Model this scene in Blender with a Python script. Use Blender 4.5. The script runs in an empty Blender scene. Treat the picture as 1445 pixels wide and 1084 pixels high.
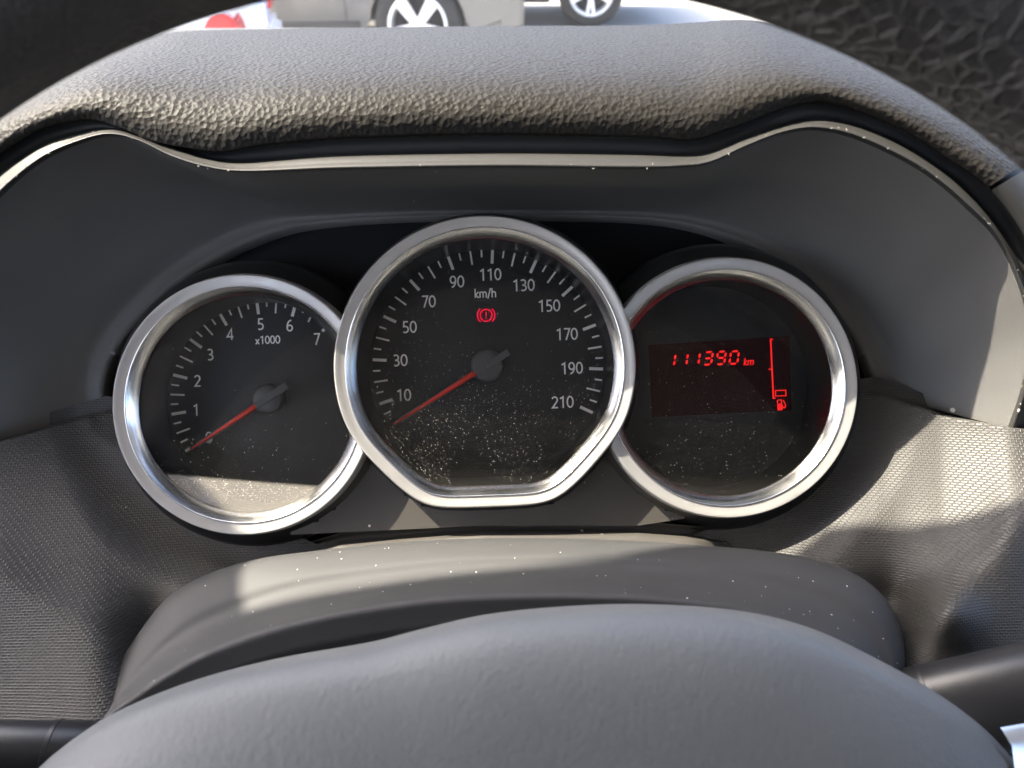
import bpy, bmesh, math, random
from mathutils import Vector, Matrix
random.seed(7)
R = math.radians
sc = bpy.context.scene
C = sc.collection

# ------------------------------------------------------------------ camera
PITCH = 34.0
EYE = 1.2
cam_d = bpy.data.cameras.new('camera')
cam = bpy.data.objects.new('camera', cam_d)
C.objects.link(cam)
cam_d.sensor_width = 36.0
cam_d.lens = 36.0 * 1047 / 1445
cam_d.clip_start = 0.005
cam_d.clip_end = 600
cam.location = (0, 0, EYE)
cam.rotation_euler = (R(90 - PITCH), 0, 0)
cam_d.dof.use_dof = True
cam_d.dof.focus_distance = 0.278
cam_d.dof.aperture_fstop = 16.5
sc.camera = cam
M = Matrix.Translation((0, 0, EYE)) @ Matrix.Rotation(R(90 - PITCH), 4, 'X')   # the slanted instrument panel's own frame

# ------------------------------------------------------------------ sky, sun, exposure
LIGHT = Vector((0.90, -1.0, -0.45))                  # travel of sunlight in the panel's frame
lw = (M.to_3x3() @ LIGHT).normalized()
sun_pos = -lw
SUN_EL = math.asin(sun_pos.z)
SUN_AZ = math.atan2(sun_pos.x, sun_pos.y)
w = bpy.data.worlds.new('World'); sc.world = w; w.use_nodes = True
nt = w.node_tree
sky = nt.nodes.new('ShaderNodeTexSky'); sky.sky_type = 'NISHITA'
sky.sun_disc = False; sky.air_density = 0.6; sky.dust_density = 4.0; sky.sun_elevation = SUN_EL; sky.sun_rotation = SUN_AZ
bg = nt.nodes['Background']; bg.inputs['Strength'].default_value = 0.15
nt.links.new(sky.outputs[0], bg.inputs['Color'])
sd = bpy.data.lights.new('sun', 'SUN'); sd.energy = 2.7; sd.angle = R(0.53); sd.color = (1.0, 0.90, 0.75)
so = bpy.data.objects.new('sun', sd); C.objects.link(so)
so.rotation_euler = lw.to_track_quat('-Z', 'Y').to_euler()
so.location = (-3, 1, 6)
sc.view_settings.view_transform = 'Standard'
sc.view_settings.look = 'None'
sc.view_settings.gamma = 1.0
sc.view_settings.exposure = 3.25
sc.cycles.max_bounces = 10
sc.cycles.transparent_max_bounces = 16
sc.cycles.sample_clamp_indirect = 8.0

# ------------------------------------------------------------------ helpers
F = 1047.0
def P(x, y, d):                                       # a point of the panel's frame at its own distance d
    return Vector(((x - 722.5) / F * d, -(y - 542.0) / F * d, -d))

def tag(o, label=None, cat=None, group=None, kind=None):
    if label: o['label'] = label
    if cat: o['category'] = cat
    if group: o['group'] = group
    if kind: o['kind'] = kind
    return o

def thing(name, label, cat, base, group=None, frame=True):
    o = bpy.data.objects.new(name, None); C.objects.link(o)
    base = Vector(base)
    o.matrix_world = (M @ Matrix.Translation(base)) if frame else Matrix.Translation(base)
    o.empty_display_size = 0.02
    T0[o.name] = base
    return tag(o, label, cat, group)
T0 = {}

def mesh_of(name, verts, faces, mat, uvs=None, smooth=True):
    me = bpy.data.meshes.new(name)
    me.from_pydata([tuple(v) for v in verts], [], faces)
    if uvs:
        l = me.uv_layers.new(name='UVMap')
        for lp in me.loops: l.data[lp.index].uv = uvs[lp.vertex_index]
    me.materials.append(mat)
    if smooth: me.polygons.foreach_set('use_smooth', [True] * len(me.polygons))
    me.update()
    return me

def part(name, verts, faces, mat, parent, root=None, uvs=None, smooth=True, label=None, sharp=None):
    """verts in the root thing's coordinates before its base is taken off"""
    b = T0[(root or parent).name]
    me = mesh_of(name, [Vector(v) - b for v in verts], faces, mat, uvs, smooth)
    if sharp: me.set_sharp_from_angle(angle=R(sharp))
    o = bpy.data.objects.new(name, me); C.objects.link(o)
    o.parent = parent
    if label: o['label'] = label
    return o

def inst(name, me, parent, mat4=None):
    o = bpy.data.objects.new(name, me); C.objects.link(o); o.parent = parent
    if mat4 is not None: o.matrix_local = mat4
    return o

def cr(p0, p1, p2, p3, t):
    return tuple(0.5 * ((2*b) + (-a + c)*t + (2*a - 5*b + 4*c - d)*t*t + (-a + 3*b - 3*c + d)*t**3) for a, b, c, d in zip(p0, p1, p2, p3))
def spline(pts, n):
    """n samples per span, Catmull-Rom"""
    out = []
    N = len(pts)
    for i in range(N - 1):
        p0 = pts[max(i-1, 0)]; p3 = pts[min(i+2, N-1)]
        for k in range(n): out.append(cr(p0, pts[i], pts[i+1], p3, k / n))
    out.append(tuple(pts[-1]))
    return out
def resample(pts, n, sub=16):
    s = spline(pts, sub)
    L = [0.0]
    for a, b in zip(s, s[1:]): L.append(L[-1] + math.dist(a, b))
    out = []; j = 0
    for k in range(n):
        t = L[-1] * k / (n - 1)
        while j < len(s) - 2 and L[j+1] < t: j += 1
        u = (t - L[j]) / max(1e-12, L[j+1] - L[j])
        out.append(tuple(a + (b - a) * u for a, b in zip(s[j], s[j+1])))
    return out
def interp(xs, ys, x):
    if x <= xs[0]: return ys[0]
    for i in range(len(xs) - 1):
        if x <= xs[i+1]:
            return ys[i] + (ys[i+1] - ys[i]) * (x - xs[i]) / (xs[i+1] - xs[i])
    return ys[-1]
def sstep(a, b, x):
    t = max(0, min(1, (x - a) / (b - a))); return t*t*(3 - 2*t)

def grid(rows, closed=False):
    n = len(rows[0]); V = [v for r in rows for v in r]; Fs = []
    for i in range(len(rows) - 1):
        for j in range(n - (0 if closed else 1)):
            k = (j + 1) % n
            Fs.append((i*n + j, i*n + k, (i+1)*n + k, (i+1)*n + j))
    return V, Fs
def metric_uv(rows):
    """u along the row, v down the columns, both in metres, measured through the middle"""
    n = len(rows[0]); out = []
    mid = n // 2
    v = 0
    for i, r in enumerate(rows):
        if i: v += (Vector(r[mid]) - Vector(rows[i-1][mid])).length
        us = [0.0]
        for a, b in zip(r, r[1:]): us.append(us[-1] + (Vector(b) - Vector(a)).length)
        m = us[mid]
        out += [(u - m, v) for u in us]
    return out

# ------------------------------------------------------------------ materials
def new_mat(name):
    m = bpy.data.materials.new(name); m.use_nodes = True
    n = m.node_tree.nodes; l = m.node_tree.links
    return m, n, l, n['Principled BSDF']
def plain(name, col, rough=0.5, metal=0.0, spec=0.5, coat=0.0):
    m, n, l, b = new_mat(name)
    b.inputs['Base Color'].default_value = (*col, 1); b.inputs['Roughness'].default_value = rough
    b.inputs['Metallic'].default_value = metal; b.inputs['Specular IOR Level'].default_value = spec
    b.inputs['Coat Weight'].default_value = coat
    return m
def noise(n, scale, detail=2.0, rough=0.5):
    t = n.new('ShaderNodeTexNoise'); t.inputs['Scale'].default_value = scale
    t.inputs['Detail'].default_value = detail; t.inputs['Roughness'].default_value = rough
    return t
def vor(n, scale, feature='F1', rand=1.0):
    t = n.new('ShaderNodeTexVoronoi'); t.feature = feature; t.inputs['Scale'].default_value = scale
    t.inputs['Randomness'].default_value = rand
    return t
def mathn(n, l, op, a, b=None, clamp=False):
    t = n.new('ShaderNodeMath'); t.operation = op; t.use_clamp = clamp
    for i, v in enumerate((a, b)):
        if v is None: continue
        if isinstance(v, (int, float)): t.inputs[i].default_value = v
        else: l.new(v, t.inputs[i])
    return t.outputs[0]
def maprange(n, l, v, a, b, c=0.0, d=1.0, smooth=False):
    t = n.new('ShaderNodeMapRange'); t.clamp = True
    if smooth: t.interpolation_type = 'SMOOTHSTEP'
    l.new(v, t.inputs[0])
    for i, q in enumerate((a, b, c, d)): t.inputs[1 + i].default_value = q
    return t.outputs[0]
def objco(n):
    return n.new('ShaderNodeTexCoord').outputs['Object']
def bump(n, l, h, strength, dist, b):
    t = n.new('ShaderNodeBump'); t.inputs['Strength'].default_value = strength; t.inputs['Distance'].default_value = dist
    l.new(h, t.inputs['Height']); l.new(t.outputs[0], b.inputs['Normal']); return t
def mixcol(n, l, fac, a, bcol, base):
    t = n.new('ShaderNodeMix'); t.data_type = 'RGBA'
    l.new(fac, t.inputs[0]); t.inputs[6].default_value = (*a, 1); t.inputs[7].default_value = (*bcol, 1)
    l.new(t.outputs[2], base.inputs['Base Color']); return t
def specks(n, l, co, scale, size, dens_scale, lo, hi):
    """small dust specks: cells of a voronoi, only some of the cells carry one"""
    v = vor(n, scale); l.new(co, v.inputs['Vector'])
    sp = n.new('ShaderNodeSeparateColor'); l.new(v.outputs['Color'], sp.inputs[0])
    sz = mathn(n, l, 'MULTIPLY', mathn(n, l, 'POWER', sp.outputs[1], 3.0), size)
    near = mathn(n, l, 'LESS_THAN', v.outputs['Distance'], sz)
    d = noise(n, dens_scale, 2); l.new(co, d.inputs['Vector'])
    dens = maprange(n, l, d.outputs['Fac'], 0.35, 0.7, lo, hi)
    pick = mathn(n, l, 'LESS_THAN', sp.outputs[0], dens)
    return mathn(n, l, 'MULTIPLY', near, pick)

def leather(name, col, cell, strength, dist, rough=0.45, disp=False, dust=0.0, spec=0.5, warp=0.35):
    m, n, l, b = new_mat(name)
    co = objco(n)
    nz = noise(n, 0.45 / cell, 2); l.new(co, nz.inputs['Vector'])
    add = n.new('ShaderNodeVectorMath'); add.operation = 'MULTIPLY_ADD'
    l.new(nz.outputs['Color'], add.inputs[0]); add.inputs[1].default_value = (cell*warp*3,)*3; l.new(co, add.inputs[2])
    v = vor(n, 1 / cell, 'SMOOTH_F1'); v.inputs['Smoothness'].default_value = 0.22; l.new(add.outputs[0], v.inputs['Vector'])
    v2 = vor(n, 2.1 / cell, 'SMOOTH_F1'); v2.inputs['Smoothness'].default_value = 0.5; l.new(add.outputs[0], v2.inputs['Vector'])
    h = mathn(n, l, 'SUBTRACT', 1.0, mathn(n, l, 'ADD', mathn(n, l, 'MULTIPLY', v.outputs['Distance'], 0.95), mathn(n, l, 'MULTIPLY', v2.outputs['Distance'], 0.18)))
    b.inputs['Base Color'].default_value = (*col, 1); b.inputs['Roughness'].default_value = rough
    b.inputs['Specular IOR Level'].default_value = spec
    if dust:
        sp = specks(n, l, co, 420, 0.3, 9.0, 0.0, dust)
        mixcol(n, l, sp, col, (0.55, 0.5, 0.42), b)
    if disp:
        dn = n.new('ShaderNodeDisplacement'); dn.inputs['Scale'].default_value = dist; dn.inputs['Midlevel'].default_value = 0.5
        l.new(h, dn.inputs['Height']); l.new(dn.outputs[0], n['Material Output'].inputs['Displacement'])
        m.displacement_method = 'BOTH'
    else:
        bump(n, l, h, strength, dist, b)
    return m
def grain_plastic(name, col, rough, scale, strength, dist=0.0002, dust=0.0, dscale=300, spec=0.5):
    m, n, l, b = new_mat(name)
    co = objco(n)
    nz = noise(n, scale, 3, 0.6); l.new(co, nz.inputs['Vector'])
    bump(n, l, nz.outputs['Fac'], strength, dist, b)
    b.inputs['Roughness'].default_value = rough; b.inputs['Base Color'].default_value = (*col, 1)
    b.inputs['Specular IOR Level'].default_value = spec
    if dust:
        sp = specks(n, l, co, dscale, 0.22, 14.0, dust * 0.15, dust)
        big = noise(n, 30, 4); l.new(co, big.inputs['Vector'])
        mixcol(n, l, sp, col, (0.6, 0.56, 0.5), b)
    return m

PAD = leather('padded_vinyl', (0.0185, 0.0168, 0.0145), 0.0018, 1, 0.00044, 0.55, disp=True, dust=0.0, spec=0.1, warp=0.16)
PADSIDE = grain_plastic('side_vinyl', (0.010, 0.0095, 0.009), 0.75, 900, 0.3, dust=0.15)
BLACK = plain('black_plastic', (0.026, 0.026, 0.027), 0.6)
DEEP = plain('deep_black_plastic', (0.002, 0.0025, 0.004), 0.6, spec=0.2)
LIP = grain_plastic('lip_plastic', (0.030, 0.029, 0.027), 0.45, 2500, 0.25, dust=0.25, dscale=260)
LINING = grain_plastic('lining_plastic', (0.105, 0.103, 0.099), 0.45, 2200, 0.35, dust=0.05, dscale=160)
FACEPLATE = grain_plastic('faceplate_plastic', (0.055, 0.05, 0.044), 0.5, 3000, 0.3, dust=0.25)
SHROUD = grain_plastic('shroud_plastic', (0.036, 0.036, 0.037), 0.68, 3000, 0.4, dust=0.3, dscale=700)
SKIRT = plain('gloss_black_skirt', (0.01, 0.01, 0.01), 0.3)
HUB = leather('hub_vinyl', (0.135, 0.138, 0.136), 0.0014, 0.38, 0.0003, 0.55, dust=0.03, warp=0.13)
STALK = grain_plastic('stalk_plastic', (0.02, 0.02, 0.022), 0.35, 2600, 0.3, dust=0.05)

# embossed panel: staggered raised dashes
m, n, l, b = new_mat('embossed_panel'); PANEL = m
uv = n.new('ShaderNodeUVMap'); uv.uv_map = 'UVMap'
br = n.new('ShaderNodeTexBrick'); l.new(uv.outputs[0], br.inputs['Vector'])
br.inputs['Scale'].default_value = 290; br.inputs['Mortar Size'].default_value = 0.075; br.inputs['Mortar Smooth'].default_value = 1.0
br.inputs['Color1'].default_value = br.inputs['Color2'].default_value = (1, 1, 1, 1); br.inputs['Mortar'].default_value = (0, 0, 0, 1)
br.inputs['Brick Width'].default_value = 0.5; br.inputs['Row Height'].default_value = 0.27
inv = mathn(n, l, 'SUBTRACT', 1.0, br.outputs['Fac'])
bump(n, l, inv, 0.55, 0.0004, b)
co = objco(n)
sp = specks(n, l, co, 220, 0.12, 14, 0.01, 0.12)
mixcol(n, l, sp, (0.045, 0.043, 0.040), (0.5, 0.46, 0.4), b)
b.inputs['Roughness'].default_value = 0.5

# brushed satin bezel and polished inner bevel
def metal(name, col, rough, brush):
    m, n, l, b = new_mat(name)
    b.inputs['Metallic'].default_value = 1.0
    co = objco(n)
    nz = noise(n, 180, 3); l.new(co, nz.inputs['Vector'])
    l.new(maprange(n, l, nz.outputs['Fac'], 0.3, 0.7, rough * 0.85, rough * 1.15), b.inputs['Roughness'])
    n2 = noise(n, 3500, 2); l.new(co, n2.inputs['Vector'])
    bump(n, l, n2.outputs['Fac'], brush, 0.0001, b)
    sp = specks(n, l, co, 300, 0.15, 16, 0.0, 0.06)
    mixcol(n, l, sp, col, (0.3, 0.28, 0.25), b)
    return m
SATIN = metal('satin_bezel', (0.47, 0.46, 0.445), 0.34, 0.12)
SATIN.node_tree.nodes['Principled BSDF'].inputs['Metallic'].default_value = 0.6
POLISH = metal('polished_bevel', (0.66, 0.66, 0.65), 0.2, 0.03)

m, n, l, b = new_mat('dial_print_black'); DIAL = m
nz = noise(n, 900, 2); l.new(objco(n), nz.inputs['Vector']); bump(n, l, nz.outputs['Fac'], 0.2, 0.00005, b)
b.inputs['Base Color'].default_value = (0.005, 0.0055, 0.006, 1); b.inputs['Roughness'].default_value = 0.55
WHITE = plain('white_print', (0.92, 0.92, 0.88), 0.6)
REDN = plain('red_needle', (0.95, 0.06, 0.04), 0.35)
CAPM = grain_plastic('needle_cap_plastic', (0.075, 0.075, 0.075), 0.42, 4000, 0.2)
def emit(name, col, s):
    m, n, l, b = new_mat(name)
    b.inputs['Base Color'].default_value = (0.02, 0.0, 0.0, 1)
    b.inputs['Emission Color'].default_value = (*col, 1); b.inputs['Emission Strength'].default_value = s
    return m
LED = emit('lit_lcd_segment', (1.0, 0.012, 0.012), 0.11)
LAMP = emit('lit_warning_lamp', (1.0, 0.0, 0.045), 0.10)
m = emit('lcd_background', (1.0, 0.12, 0.14), 0.0006); SCREEN = m
m.node_tree.nodes['Principled BSDF'].inputs['Base Color'].default_value = (0.002, 0.0015, 0.0015, 1); m.node_tree.nodes['Principled BSDF'].inputs['Specular IOR Level'].default_value = 0.1

def glass(name, dust, scratch, tint=(1, 1, 1), ior=1.45, dscale=620, smear=0.0, glare_dust=0.0, edge=.9, tilt=0.0):
    m, n, l, b = new_mat(name)
    n.remove(b); out = n['Material Output']
    tr = n.new('ShaderNodeBsdfTransparent'); tr.inputs[0].default_value = (*tint, 1)
    gl = n.new('ShaderNodeBsdfGlossy'); gl.inputs['Roughness'].default_value = 0.02
    fr = n.new('ShaderNodeFresnel'); fr.inputs['IOR'].default_value = ior
    mx = n.new('ShaderNodeMixShader'); l.new(fr.outputs[0], mx.inputs[0]); l.new(tr.outputs[0], mx.inputs[1]); l.new(gl.outputs[0], mx.inputs[2])
    last = mx.outputs[0]
    co = objco(n)
    if scratch:
        wv = n.new('ShaderNodeTexWave'); wv.wave_type = 'RINGS'; wv.rings_direction = 'Z'
        wv.inputs['Scale'].default_value = 260; wv.inputs['Distortion'].default_value = 9; wv.inputs['Detail'].default_value = 3
        wv.inputs['Detail Scale'].default_value = 0.6
        l.new(co, wv.inputs['Vector'])
        g2 = n.new('ShaderNodeBsdfGlossy'); g2.inputs['Roughness'].default_value = 0.42
        f2 = maprange(n, l, wv.outputs['Fac'], 0.55, 1.0, 0.002, scratch)
        m2 = n.new('ShaderNodeMixShader'); l.new(f2, m2.inputs[0]); l.new(last, m2.inputs[1]); l.new(g2.outputs[0], m2.inputs[2]); last = m2.outputs[0]
    if dust:
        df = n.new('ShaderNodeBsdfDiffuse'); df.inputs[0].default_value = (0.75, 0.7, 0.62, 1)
        uvn = n.new('ShaderNodeUVMap'); uvn.uv_map = 'UVMap'
        sx = n.new('ShaderNodeSeparateXYZ'); l.new(uvn.outputs[0], sx.inputs[0])
        low = sx.outputs[1]                                      # dust has settled towards the lower edge
        v = vor(n, dscale); l.new(co, v.inputs['Vector'])
        s = n.new('ShaderNodeSeparateColor'); l.new(v.outputs['Color'], s.inputs[0])
        st = n.new('ShaderNodeVectorMath'); st.operation = 'MULTIPLY'; l.new(co, st.inputs[0]); st.inputs[1].default_value = (1, 1, 1)
        sz = mathn(n, l, 'MULTIPLY', mathn(n, l, 'POWER', s.outputs[1], 3.5), 0.46)
        near = mathn(n, l, 'LESS_THAN', v.outputs['Distance'], sz)
        dn = noise(n, 32, 3); l.new(co, dn.inputs['Vector'])
        dens = mathn(n, l, 'MULTIPLY', maprange(n, l, dn.outputs['Fac'], 0.38, 0.75), mathn(n, l, 'ADD', mathn(n, l, 'MULTIPLY', mathn(n, l, 'POWER', low, 3.0), dust), dust * 0.06))
        pick = mathn(n, l, 'LESS_THAN', s.outputs[0], dens)
        f = mathn(n, l, 'MULTIPLY', mathn(n, l, 'MULTIPLY', near, pick), 0.42)
        f = mathn(n, l, 'ADD', f, 0.0015 + smear)
        if glare_dust:                                                  # painted glare crescent on the tachometer, faint dust on the other lenses
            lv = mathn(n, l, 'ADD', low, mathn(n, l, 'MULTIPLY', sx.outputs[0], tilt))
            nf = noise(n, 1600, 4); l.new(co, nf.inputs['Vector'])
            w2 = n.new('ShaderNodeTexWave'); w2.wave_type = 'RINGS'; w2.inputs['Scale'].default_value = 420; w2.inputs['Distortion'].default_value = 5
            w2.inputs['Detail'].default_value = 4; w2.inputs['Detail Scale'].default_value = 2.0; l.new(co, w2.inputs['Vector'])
            fm = mathn(n, l, 'MULTIPLY', maprange(n, l, lv, edge - .010 - (.06 if glare_dust < .2 else 0), edge + .014 + (.05 if glare_dust < .2 else 0), 0, 1, True), mathn(n, l, 'ADD', mathn(n, l, 'MULTIPLY', nf.outputs['Fac'], .9), mathn(n, l, 'MULTIPLY', w2.outputs['Fac'], .12)))
            f = mathn(n, l, 'ADD', f, mathn(n, l, 'MULTIPLY', fm, glare_dust), True)
        m3 = n.new('ShaderNodeMixShader'); l.new(f, m3.inputs[0]); l.new(last, m3.inputs[1]); l.new(df.outputs[0], m3.inputs[2]); last = m3.outputs[0]
    l.new(last, out.inputs['Surface'])
    return m
LENS = {'tach': glass('scuffed_glare_lens', .4, 0.02, ior=1.3, dscale=2300, glare_dust=.5, edge=.855, tilt=-1.0), 'speed': glass('dusty_lens', 2.0, 0.02, ior=1.3, dscale=2300, glare_dust=.05, edge=.95), 'info': glass('display_lens', .7, 0.02, ior=1.3, dscale=2300, glare_dust=.03, edge=.95)}
WIND = glass('windscreen_glass', 0.0, 0.0, tint=(0.93, 0.95, 0.94))

# ================================================================== GROUND AND SKY SETTING
m, n, l, b = new_mat('pale_concrete'); GROUND = m
co = objco(n); nz = noise(n, 1.2, 5); l.new(co, nz.inputs['Vector'])
n2 = noise(n, 60, 4); l.new(co, n2.inputs['Vector'])
t = n.new('ShaderNodeMix'); t.data_type = 'RGBA'; l.new(mathn(n, l, 'MULTIPLY', nz.outputs['Fac'], n2.outputs['Fac']), t.inputs[0])
t.inputs[6].default_value = (0.36, 0.35, 0.33, 1); t.inputs[7].default_value = (0.24, 0.235, 0.225, 1)
l.new(t.outputs[2], b.inputs['Base Color']); b.inputs['Roughness'].default_value = 0.9
S = 400
go = bpy.data.objects.new('ground', mesh_of('ground', [(-S, -S, 0), (S, -S, 0), (S, S, 0), (-S, S, 0)], [(0, 1, 2, 3)], GROUND, smooth=False))
C.objects.link(go); tag(go, kind='structure')
ASPH = plain('asphalt', (0.05, 0.05, 0.052), 0.9)
ro = bpy.data.objects.new('road', mesh_of('road', [(-60, 13, .004), (60, 13, .004), (60, 20, .004), (-60, 20, .004)], [(0, 1, 2, 3)], ASPH, smooth=False))
C.objects.link(ro); tag(ro, kind='structure')

# ================================================================== DASHBOARD
dash = thing('dashboard', 'black car dashboard with grained padded hood arching over the three gauges', 'dashboard', P(722, 400, 0.30))
KEY = [  # A silhouette, B grain edge, C groove / lip top, D lip edge, E inner arch
 ((-260,420),(-150,520),(-110,600),(-60,650),(150,582)),
 ((-250,330),(-170,420),(-130,470),(-98,520),(147,545)),
 ((-200,250),(-140,330),(-110,365),(-85,410),(158,508)),
 ((-120,185),(-60,250),(-45,290),(-30,312),(185,465)),
 ((-40,145),(0,207),(0,248),(5,268),(225,423)),
 ((50,104),(60,172),(60,207),(62,222),(275,385)),
 ((130,72),(125,159),(122,187),(122,196),(325,355)),
 ((190,56),(170,171),(160,182),(160,190),(370,335)),
 ((240,46),(215,190),(200,192),(198,200),(410,322)),
 ((290,43),(270,200),(245,209),(243,222),(445,316)),
 ((345,42),(315,204),(295,225),(293,237),(480,312)),
 ((410,41),(380,193),(350,230),(350,243),(520,309)),
 ((520,39),(500,183),(480,221),(480,239),(590,306)),
 ((700,37),(700,178),(700,217),(700,236),(690,304)),
 ((880,36),(900,182),(890,219),(890,238),(810,305)),
 ((980,32),(975,187),(960,221),(958,236),(880,307)),
 ((1035,28),(1014,176),(1000,217),(1002,230),(940,312)),
 ((1085,32),(1065,158),(1050,197),(1055,206),(1000,325)),
 ((1140,50),(1110,141),(1100,180),(1105,187),(1060,348)),
 ((1200,73),(1155,134),(1145,170),(1150,181),(1105,375)),
 ((1260,97),(1210,146),(1190,174),(1200,190),(1145,405)),
 ((1340,134),(1280,176),(1245,193),(1255,213),(1175,435)),
 ((1410,168),(1340,215),(1300,223),(1310,244),(1200,468)),
 ((1475,213),(1395,255),(1355,264),(1362,287),(1218,500)),
 ((1530,290),(1450,330),(1405,320),(1412,340),(1228,525)),
 ((1560,390),(1490,420),(1450,400),(1445,415),(1234,540)),
 ((1590,480),(1515,500),(1475,480),(1453,480),(1236,548)),
 ((1580,580),(1505,570),(1468,550),(1445,545),(1237,552)),
 ((1550,680),(1485,640),(1452,618),(1425,605),(1238,556)),
]
def sym(v): return [interp([0, 1, 2, 3, 5, 14], v, min(k, 28 - k)) for k in range(29)]
dA = sym([.30, .305, .315, .33, .375, .40])
dB = sym([.268, .258, .250, .245, .241, .238])
dC = sym([.268, .2585, .2505, .245, .241, .2382])
dD = sym([.264, .256, .249, .243, .239, .2365])
dE = [.293] * 29
NS = 26
def curve(i, dd):
    return spline([(k[i][0], k[i][1], d) for k, d in zip(KEY, dd)], NS)
KEY = [(a, (b2[0], b2[1] + 9), c2, d2, e2) for a, b2, c2, d2, e2 in KEY]
cA, cB, cC, cD, cE = (curve(i, d) for i, d in enumerate((dA, dB, dC, dD, dE)))
def lerp3(a, b, t): return tuple(p + (q - p) * t for p, q in zip(a, b))
SEAM = 23 * NS
def pt(c): return P(*c)
# pad rows, far edge to grain edge
prow = []
for back in ((44, .12), (12, .06), (2.0, .025)):
    prow.append([P(a[0], a[1] + back[0], a[2] + back[1]) for a in cA])
NP = 230
for i in range(NP + 1):
    s = (i / NP) ** 1.25
    row = []
    for a, bq in zip(cA, cB):
        y = a[1] + (bq[1] - a[1]) * s; x = a[0] + (bq[0] - a[0]) * s
        dm = bq[2] - .0035; d = dm + (a[2] - dm) * (1 - s) ** 4.2 + .0022 * max(0, (s - .8) / .2) ** 2
        row.append(P(x, y, d))
    prow.append(row)
prow.append([P(*(lerp3(a, c2, .25)[:2]), lerp3(a, c2, .25)[2] + .008) for a, c2 in zip(cB, cC)])
lo_k, hi_k = 2 * NS, SEAM
def dense(row, f=2):
    out = []
    for a, b2 in zip(row, row[1:]):
        for k in range(f): out.append(a.lerp(b2, k / f))
    out.append(row[-1]); return out
rows = [dense(r[lo_k:hi_k + 1], 2) for r in prow]
V, Fc = grid(rows); part('hood_pad', V, Fc, PAD, dash)
gapn = 2
rows = [r[SEAM + gapn:] for r in prow]
sidep = rows[:]
# side panel carries on down to the lip with the groove
V, Fc = grid(rows); part('side_panel', V, Fc, PADSIDE, dash)
rows = [r[:lo_k + 1] for r in prow]
V, Fc = grid(rows); part('side_panel', V, Fc, PADSIDE, dash)
# seam gap floor
rows = [[P((v.x/-v.z)*F + 722.5, 542 - (v.y/-v.z)*F, -v.z + .0025) for v in r[SEAM-3:SEAM+gapn+3]] for r in prow]
V, Fc = grid(rows); part('seam_gap', V, Fc, DEEP, dash)
# groove between pad and lip
rows = [[pt(c) for c in cB]]
for t_, dd in ((.06, .002), (.25, .0055), (.6, .0075), (.92, .007), (1.0, .0035)):
    rows.append([P(*(lerp3(a, c2, t_)[:2]), lerp3(a, c2, t_)[2] + dd) for a, c2 in zip(cB, cC)])
V, Fc = grid(rows); part('groove_strip', V, Fc, BLACK, dash)
# lip
rows = [[P(c[0], c[1], c[2] + .006) for c in cC]]
for t_, dd in ((0, .0006), (.12, -.0001), (.4, -.0003), (.6, -.0007), (.74, -.0013), (.86, -.0014), (.95, -.0008), (1.0, .0003)):
    rows.append([P(*(lerp3(a, c2, t_)[:2]), lerp3(a, c2, t_)[2] + dd) for a, c2 in zip(cC, cD)])
rows.append([P(*(lerp3(a, e, .018)[:2]), a[2] + .0022) for a, e in zip(cD, cE)])
rows.append([P(*(lerp3(a, e, .022)[:2]), a[2] + .006) for a, e in zip(cD, cE)])
V, Fc = grid(rows); part('hood_lip', V, Fc, LIP, dash)
# lining
rows = []
for i in range(25):
    s = i / 24
    rows.append([P(*(lerp3(a, e, .015 + .985 * s)[:2]), a[2] + .0025 + (e[2] - a[2] - .0025) * (min(1, s / .9) ** 0.9) + .004 * math.sin(math.pi * s)) for a, e in zip(cD, cE)])
rows.append([P(e[0] + (690 - e[0]) * .03, e[1] + 12 * (1 if e[1] < 500 else 0), e[2] + .012) for e in cE])
V, Fc = grid(rows); part('hood_lining', V, Fc, LINING, dash)

# backing panel behind the gauges
bp = [P(x, y, .301) for x, y in ((60, 250), (1330, 250), (1330, 800), (60, 800))]
part('backing_panel', bp, [(0, 3, 2, 1)], DEEP, dash, smooth=False)

ROLL = R(2.0)
def outline(kind, th):
    """radius factor against angle; the middle gauge has a flat foot"""
    if kind != 'speed': return 1.0
    a = (th - (-math.pi / 2 + ROLL) + math.pi) % (2 * math.pi) - math.pi
    r = 1.0
    # foot chord and two short side facets
    for ang, h in ((0, .937), (R(47), .985), (R(-47), .985)):
        c = math.cos(a - ang)
        if c > .2:
            q = h / c
            k = 40.0
            r = -math.log(math.exp(-k * r) + math.exp(-k * q)) / k if q < 1.25 else r
    return r
# lint caught along the lip
LINT = plain('pale_lint', (0.22, 0.2, 0.18), .9)
V, Fc = [], []
for _ in range(60):
    c = random.choice(cD); p = P(c[0] + random.uniform(-3, 3), c[1] + random.uniform(-7, 2), c[2] - .0016)
    u = Vector((random.gauss(0, 1), random.gauss(0, 1), 0)).normalized() * random.uniform(.0002, .0007); q = Vector((-u.y, u.x, 0)) * random.uniform(.25, .5)
    k = len(V); V += [p - u, p + q, p + u, p - q, p + Vector((0, 0, .0002))]
    Fc += [(k, k+1, k+4), (k+1, k+2, k+4), (k+2, k+3, k+4), (k+3, k, k+4)]
lint = part('dust_lint', V, Fc, LINT, dash); lint['kind'] = 'stuff'
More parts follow.
